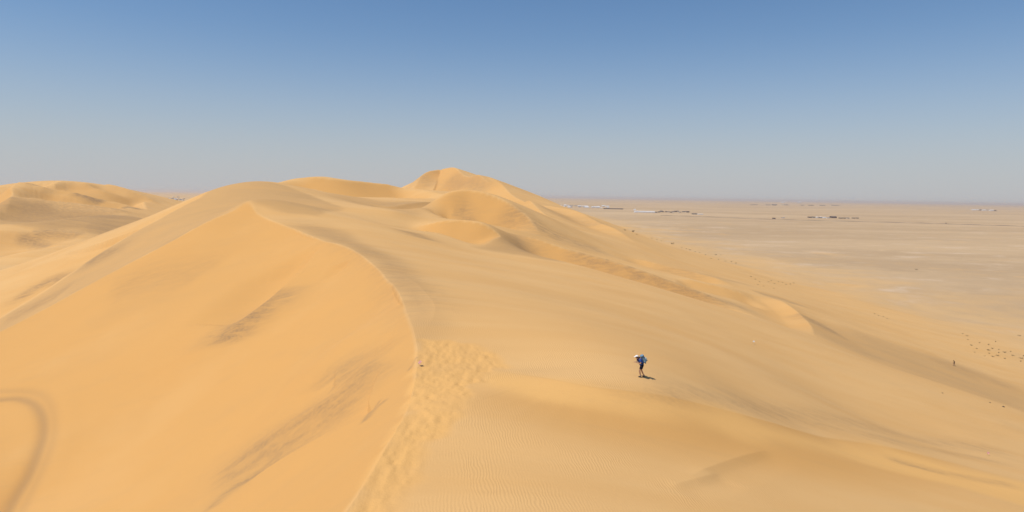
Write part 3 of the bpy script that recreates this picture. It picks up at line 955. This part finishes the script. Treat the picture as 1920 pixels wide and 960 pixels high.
# ------------------------------------------------------------------ shrubs
leaf_m = simple_mat('dry_shrub_leaf', (.10, .075, .035), .9)
leaf_g = simple_mat('grey_green_shrub_leaf', (.075, .075, .045), .9)
twig_m = simple_mat('shrub_twig', (.12, .08, .05), .9)
def shrub_meshes(seed):
    rg = random.Random(seed)
    bm = bmesh.new()
    stems = bmesh.new()
    for k in range(9):
        a = rg.uniform(0, 2 * math.pi)
        rr_ = rg.uniform(.2, .48)
        tip = Vector((math.cos(a) * rr_, math.sin(a) * rr_, rg.uniform(.25, .55)))
        tube(stems, (0, 0, -.08), tip, .025, .008, 5)
        for q in range(13):
            c = tip * rg.uniform(.55, 1.1) + Vector((rg.gauss(0, .08), rg.gauss(0, .08), rg.gauss(0, .06)))
            c.z = max(c.z, .02)
            n_ = Vector((rg.gauss(0, 1), rg.gauss(0, 1), rg.gauss(.3, 1))).normalized()
            x_ = n_.orthogonal().normalized()
            y_ = n_.cross(x_)
            s1, s2 = rg.uniform(.04, .075), rg.uniform(.02, .04)
            bm.faces.new([bm.verts.new(c + x_ * s1), bm.verts.new(c + y_ * s2), bm.verts.new(c - x_ * s1), bm.verts.new(c - y_ * s2)])
    out = []
    for nm, b in (('foliage', bm), ('stem', stems)):
        me = bpy.data.meshes.new(nm)
        b.to_mesh(me)
        b.free()
        out.append(me)
    out[0].materials.append(leaf_m if seed % 3 else leaf_g)
    out[1].materials.append(twig_m)
    return out
SHRUBS = [shrub_meshes(k) for k in range(4)]
rnd_ = random.Random(5)
def shrub(u, v, wpx, hpx, label, group, cap_m=9.0):
    p = ground_hit(u, v)
    if p is None:
        return
    k = p[1] / F
    wd, ht = min(wpx * k, cap_m), min(hpx * k * 1.5, cap_m * .5)
    t = thing('shrub', label, 'shrub', (p[0], p[1], p[2]), rnd_.uniform(0, 6.28), group=group, scale=(wd, wd, ht))
    f_, s_m = SHRUBS[rnd_.randrange(4)]
    link(bpy.data.objects.new('foliage', f_), t)
    link(bpy.data.objects.new('stem', s_m), t)
shrub(1187, 435, 7, 4, 'largest dark shrub on the dune foot where sand meets the plain', 'shrubs along the foot of the dune')
shrub(1172, 432, 5, 2.5, 'small dark shrub just left of the largest one at the dune foot', 'shrubs along the foot of the dune')
shrub(1194, 440, 3, 2, 'tiny shrub just below the largest one at the dune foot', 'shrubs along the foot of the dune')
shrub(1261, 458, 6, 4, 'dark round shrub standing out on the sand edge below the far settlement', 'shrubs along the foot of the dune')
LINE = 'tiny brown shrub in the sparse line along the far dune foot'
for u, v, w_, h_ in [(1279, 465, 4, 2.5), (1287, 467, 3, 1.6), (1294, 469, 5, 2.5), (1303, 472, 3, 1.6), (1312, 474, 3, 1.6), (1323, 478, 3, 1.6), (1342, 478, 5, 2.4), (1352, 479, 3, 1.6), (1333, 485, 3, 1.6), (1347, 487, 3, 1.6),
                     (1360, 490, 3, 1.6), (1371, 491, 4, 2), (1380, 494, 4, 2), (1232, 450, 3, 1.6), (1240, 452, 3, 1.4), (1222, 447, 3, 1.4)]:
    shrub(u, v, w_, h_, LINE, 'shrubs along the foot of the dune', 3.2)
for u, v in [(1408, 519), (1416, 524), (1424, 529), (1421, 534), (1432, 537), (1441, 529), (1446, 527), (1452, 532), (1460, 529), (1467, 530), (1474, 534), (1482, 533), (1451, 541), (1488, 531)]:
    shrub(u, v, rnd_.uniform(2.5, 4), rnd_.uniform(1.2, 2), 'tiny low shrub in the loose patch on the lower sand slope', 'shrubs in the patch on the lower slope', 1.6)
for u, v in [(1640, 589), (1648, 592), (1656, 594), (1663, 598)]:
    shrub(u, v, rnd_.uniform(3, 4.5), rnd_.uniform(1.4, 2), 'tiny shrub in the short row where the orange sand thins out', 'shrubs in the short row on the sand edge', 1.6)
for u, v, w_ in [(1813, 630, 4), (1822, 648, 6), (1832, 654, 6), (1854, 647, 5), (1853, 657, 6), (1855, 663, 5), (1862, 669, 6), (1870, 667, 7), (1873, 656, 5), (1884, 661, 7), (1899, 667, 6), (1914, 672, 7), (1919, 668, 4), (1914, 678, 4),
                 (1884, 673, 5), (1873, 662, 4), (1861, 654, 4), (1837, 643, 4), (1805, 626, 3), (1866, 641, 4), (1895, 660, 4), (1828, 661, 3), (1846, 668, 3), (1815, 637, 4)]:
    shrub(u, v, w_ * rnd_.uniform(.6, 1.2), rnd_.uniform(1.6, 3.2), 'small brown tussock in the dense scatter above the lower orange slope at right', 'tussocks scattered at the right edge', 1.5)
shrub(1911, 630, 5, 5, 'lone dark upright shrub on the grey plain at the right edge', None, 1.6)
shrub(1718, 506, 5, 3, 'lone dark shrub in the middle of the empty plain', None, 3)
shrub(1774, 419, 4, 3, 'lone dark shrub beside the far track embankment', None, 8)

stone_m = simple_mat('dark_stone', (.07, .05, .035), .9)
def stone(u, v, wpx, label):
    p = ground_hit(u, v)
    k = p[1] / F * wpx / 2
    bm = bmesh.new()
    bmesh.ops.create_icosphere(bm, subdivisions=3, radius=1.0)
    rg = random.Random(int(u))
    o1, o2 = rg.uniform(1, 9), rg.uniform(1, 9)
    for v_ in bm.verts:
        c = v_.co
        f_ = 1 + .22 * math.sin(2.3 * c.x + o1) * math.cos(2.9 * c.y + o2) + .1 * math.sin(6 * c.z + o1 + 4 * c.x)
        v_.co = Vector((c.x * k * f_, c.y * k * .8 * f_, c.z * k * .6 * f_))
    o = bm_obj('stone', bm, stone_m, None)
    o.location = p
    o['label'], o['category'], o['group'] = label, 'stone', 'loose stones on the lower right slope'
stone(1881, 763, 5, 'dark stone lying on the bare slope near the right edge')
stone(1856, 755, 3, 'small stone a little left of the dark one near the right edge')
stone(1767, 737, 3, 'tiny stone on the slope straight below the far-off walker')

# ------------------------------------------------------------------ far settlements
wall_w = simple_mat('white_render', (.78, .75, .72), .8)
wall_p = simple_mat('pale_render', (.60, .54, .48), .8)
wall_d = simple_mat('dark_cladding', (.17, .13, .12), .8)
wall_g = simple_mat('grey_cladding', (.32, .30, .29), .8)
roof_w = simple_mat('white_sheet_roof', (.80, .79, .78), .6)
roof_d = simple_mat('dark_sheet_roof', (.15, .12, .11), .7)
roof_g = simple_mat('grey_sheet_roof', (.38, .35, .33), .7)
def building(u, v, wpx, hpx, wm, rm, label, group, depth=14.0):
    p = foot(u, v, PLAIN_Z)
    k = p[1] / F
    w_, h_ = wpx * k, max(hpx * k, 2.6)
    t = thing('building', label, 'building', (p[0], p[1], PLAIN_Z), R(rnd_.uniform(-6, 6)), group=group)
    bm = bmesh.new()
    hw = h_ * .72
    vs = bmesh.ops.create_cube(bm, size=1.0)['verts']
    for q in vs:
        q.co = Vector((q.co.x * w_, q.co.y * depth, (q.co.z + .5) * (hw + .3) - .3))
    bm_obj('wall', bm, wm, t, False)
    bm = bmesh.new()
    e = .4
    X, Yd = w_ / 2 + e, depth / 2 + e
    prof = [(-Yd, hw - .05), (0, h_), (Yd, hw - .05), (Yd, hw + .2), (0, h_ + .25), (-Yd, hw + .2)]
    a = [bm.verts.new((-X, y_, z_)) for y_, z_ in prof]
    b = [bm.verts.new((X, y_, z_)) for y_, z_ in prof]
    bm.faces.new(a)
    bm.faces.new(b[::-1])
    for i in range(6):
        j = (i + 1) % 6
        bm.faces.new([a[j], a[i], b[i], b[j]])
    bm_obj('roof', bm, rm, t, False)
    return t
GA = 'buildings of the settlement beyond the dune'
building(1208, 398.8, 38, 3.0, wall_w, roof_w, 'long low white building beyond the dune, widest of the settlement', GA, 20)
building(1150, 392.2, 36, 1.6, wall_d, roof_d, 'long dark building line behind the white settlement houses', GA, 25)
building(1085, 399.6, 4, 1.6, wall_w, roof_w, 'small white house nearest the dune edge, alone below the settlement', GA)
building(1190, 394.5, 4, 2.4, wall_w, roof_w, 'small white house just above the left end of the long white building', GA)
for k in range(40):
    u = rnd_.uniform(1036, 1142)
    v = 386.2 + (u - 1036) * .025 + rnd_.uniform(-1.2, 2.4)
    wm_ = rnd_.choice([wall_w, wall_w, wall_p])
    building(u, v, rnd_.uniform(3, 9), rnd_.uniform(1.4, 2.6), wm_, roof_w if wm_ is wall_w else roof_g,
             'tiny white house in the pale cluster at the left of the settlement' if wm_ is wall_w else 'tiny beige grey-roofed house in the pale cluster at the left of the settlement', GA, 16)
for k in range(14):
    u = 1230 + k * 4.6 + rnd_.uniform(-1.5, 1.5)
    building(u, 398 + rnd_.uniform(-.8, 1.0), rnd_.uniform(2.5, 5), rnd_.uniform(1.4, 2.6), rnd_.choice([wall_d, wall_d, wall_p, wall_g]), roof_d, 'tiny dark-roofed house in the row right of the long white building', GA)
building(1302, 402, 9, 2, wall_g, roof_d, 'grey low house at the right end of the dark-roofed row', GA)
building(1313, 402.3, 10, 1.3, wall_w, roof_w, 'pale low house beyond the right end of the dark-roofed row', GA)
GB = 'buildings on the far horizon'
building(1468, 380.6, 6, 2.2, wall_w, roof_w, 'bright white hall on the far horizon, left of two', GB, 60)
building(1498, 381.0, 7, 2.6, wall_p, roof_w, 'pale hall on the far horizon, right of two', GB, 60)
for k in range(16):
    u = rnd_.uniform(1395, 1575)
    building(u, 384 + (u - 1395) * .008 + rnd_.uniform(-.3, .6), rnd_.uniform(4, 9), rnd_.uniform(.7, 1.2), rnd_.choice([wall_g, wall_d]), rnd_.choice([roof_d, roof_g]), 'faint grey building in the thin row below the horizon halls', GB, 30)
GC = 'farm buildings in the middle of the plain'
building(1562, 408.8, 10, 3.4, wall_d, roof_d, 'dark barn standing out among the farm buildings on the plain', GC, 18)
for u, w_, h_, wm, rm in [(1518, 5, 2, wall_d, roof_d), (1525, 4, 2.2, wall_g, roof_d), (1531, 4, 2, wall_w, roof_w), (1538, 4, 2.2, wall_d, roof_w), (1545, 6, 2, wall_w, roof_w), (1552, 5, 1.8, wall_w, roof_g)]:
    building(u, 408.2 + (u - 1518) * .03, w_, h_, wm, rm, 'small house in the mixed white and dark group left of the barn', GC)
for u in (1576, 1582, 1589, 1600, 1607):
    building(u, 409.6, rnd_.uniform(3, 5), 1.5, wall_d if u != 1589 else wall_p, roof_d, 'low dark shed in the loose row right of the barn', GC)
building(1451, 410.5, 4, 2.2, wall_d, roof_d, 'small dark hut alone left of the farm on the plain', GC)
building(1468, 409.0, 5, 1.4, wall_p, roof_g, 'small pale hut alone left of the farm on the plain', GC)
GE = 'buildings of the white farm near the right edge'
for u, w_, wm, rm in [(1826, 7, wall_w, roof_w), (1834, 6, wall_p, roof_w), (1839, 4, wall_d, roof_d), (1845, 7, wall_w, roof_w), (1852, 6, wall_p, roof_g), (1859, 8, wall_w, roof_w)]:
    building(u, 394.3 + (u - 1826) * .03, w_, 1.9, wm, rm, 'small white building in the short row near the right edge of the plain' if wm is not wall_d else 'single dark shed in the short white row near the right edge', GE, 20)
building(1866, 395.8, 3, 1.8, wall_d, roof_d, 'tiny dark shed ending the short white row near the right edge', GE)
GF = 'buildings of the town seen between the dunes'
for k in range(20):
    u = rnd_.uniform(303, 346)
    building(u, rnd_.uniform(369.5, 376), rnd_.uniform(2, 4), rnd_.uniform(1.0, 1.6), rnd_.choice([wall_w, wall_p, wall_g, wall_d]), rnd_.choice([roof_w, roof_g, roof_d]), 'tiny building of the hazy town in the gap between the dunes at left', GF, 16)

# the low bank of the track across the plain
bank_m = simple_mat('gravel_bank', (.27, .19, .13), .95)
pts = [foot(u, v, PLAIN_Z) for u, v in [(1240, 404), (1330, 407), (1440, 411.5), (1540, 414), (1700, 418), (1800, 421), (1930, 425), (2050, 430)]]
bm = bmesh.new()
prev = None
for i, p in enumerate(spline([q[:2] for q in pts], 8)):
    hgt = 1.3 + .7 * math.sin(i * 1.7)
    ring = [bm.verts.new((p[0], p[1] + dy, PLAIN_Z + dz)) for dy, dz in ((-9, -.3), (-4, hgt), (4, hgt), (9, -.3))]
    if prev:
        for a in range(3):
            bm.faces.new([prev[a], ring[a], ring[a + 1], prev[a + 1]])
    prev = ring
o = bm_obj('road_embankment', bm, bank_m, None)
o['kind'] = 'structure'

# ------------------------------------------------------------------ air
def box_mesh(name, x0, x1, y0, y1, z0, z1):
    bm = bmesh.new()
    bmesh.ops.create_cube(bm, size=1.0)
    for v in bm.verts:
        v.co = ((x0 + x1) / 2 + v.co.x * (x1 - x0), (y0 + y1) / 2 + v.co.y * (y1 - y0), (z0 + z1) / 2 + v.co.z * (z1 - z0))
    me = bpy.data.meshes.new(name)
    bm.to_mesh(me)
    bm.free()
    return me
hz = bpy.data.materials.new('haze')
hz.use_nodes = True
hz.node_tree.nodes.remove(hz.node_tree.nodes['Principled BSDF'])
pv = hz.node_tree.nodes.new('ShaderNodeVolumePrincipled')
pv.inputs['Color'].default_value = (.76, .74, .75, 1)
pv.inputs['Density'].default_value = 4e-5
pv.inputs['Anisotropy'].default_value = 0.3
hz.node_tree.links.new(pv.outputs[0], hz.node_tree.nodes['Material Output'].inputs['Volume'])
if True:
    me = box_mesh('haze', -61000, 61000, -3000, 61000, -100, 42)
    me.materials.append(hz)
    o = bpy.data.objects.new('haze', me)
    COL.objects.link(o)
    o['kind'] = 'stuff'
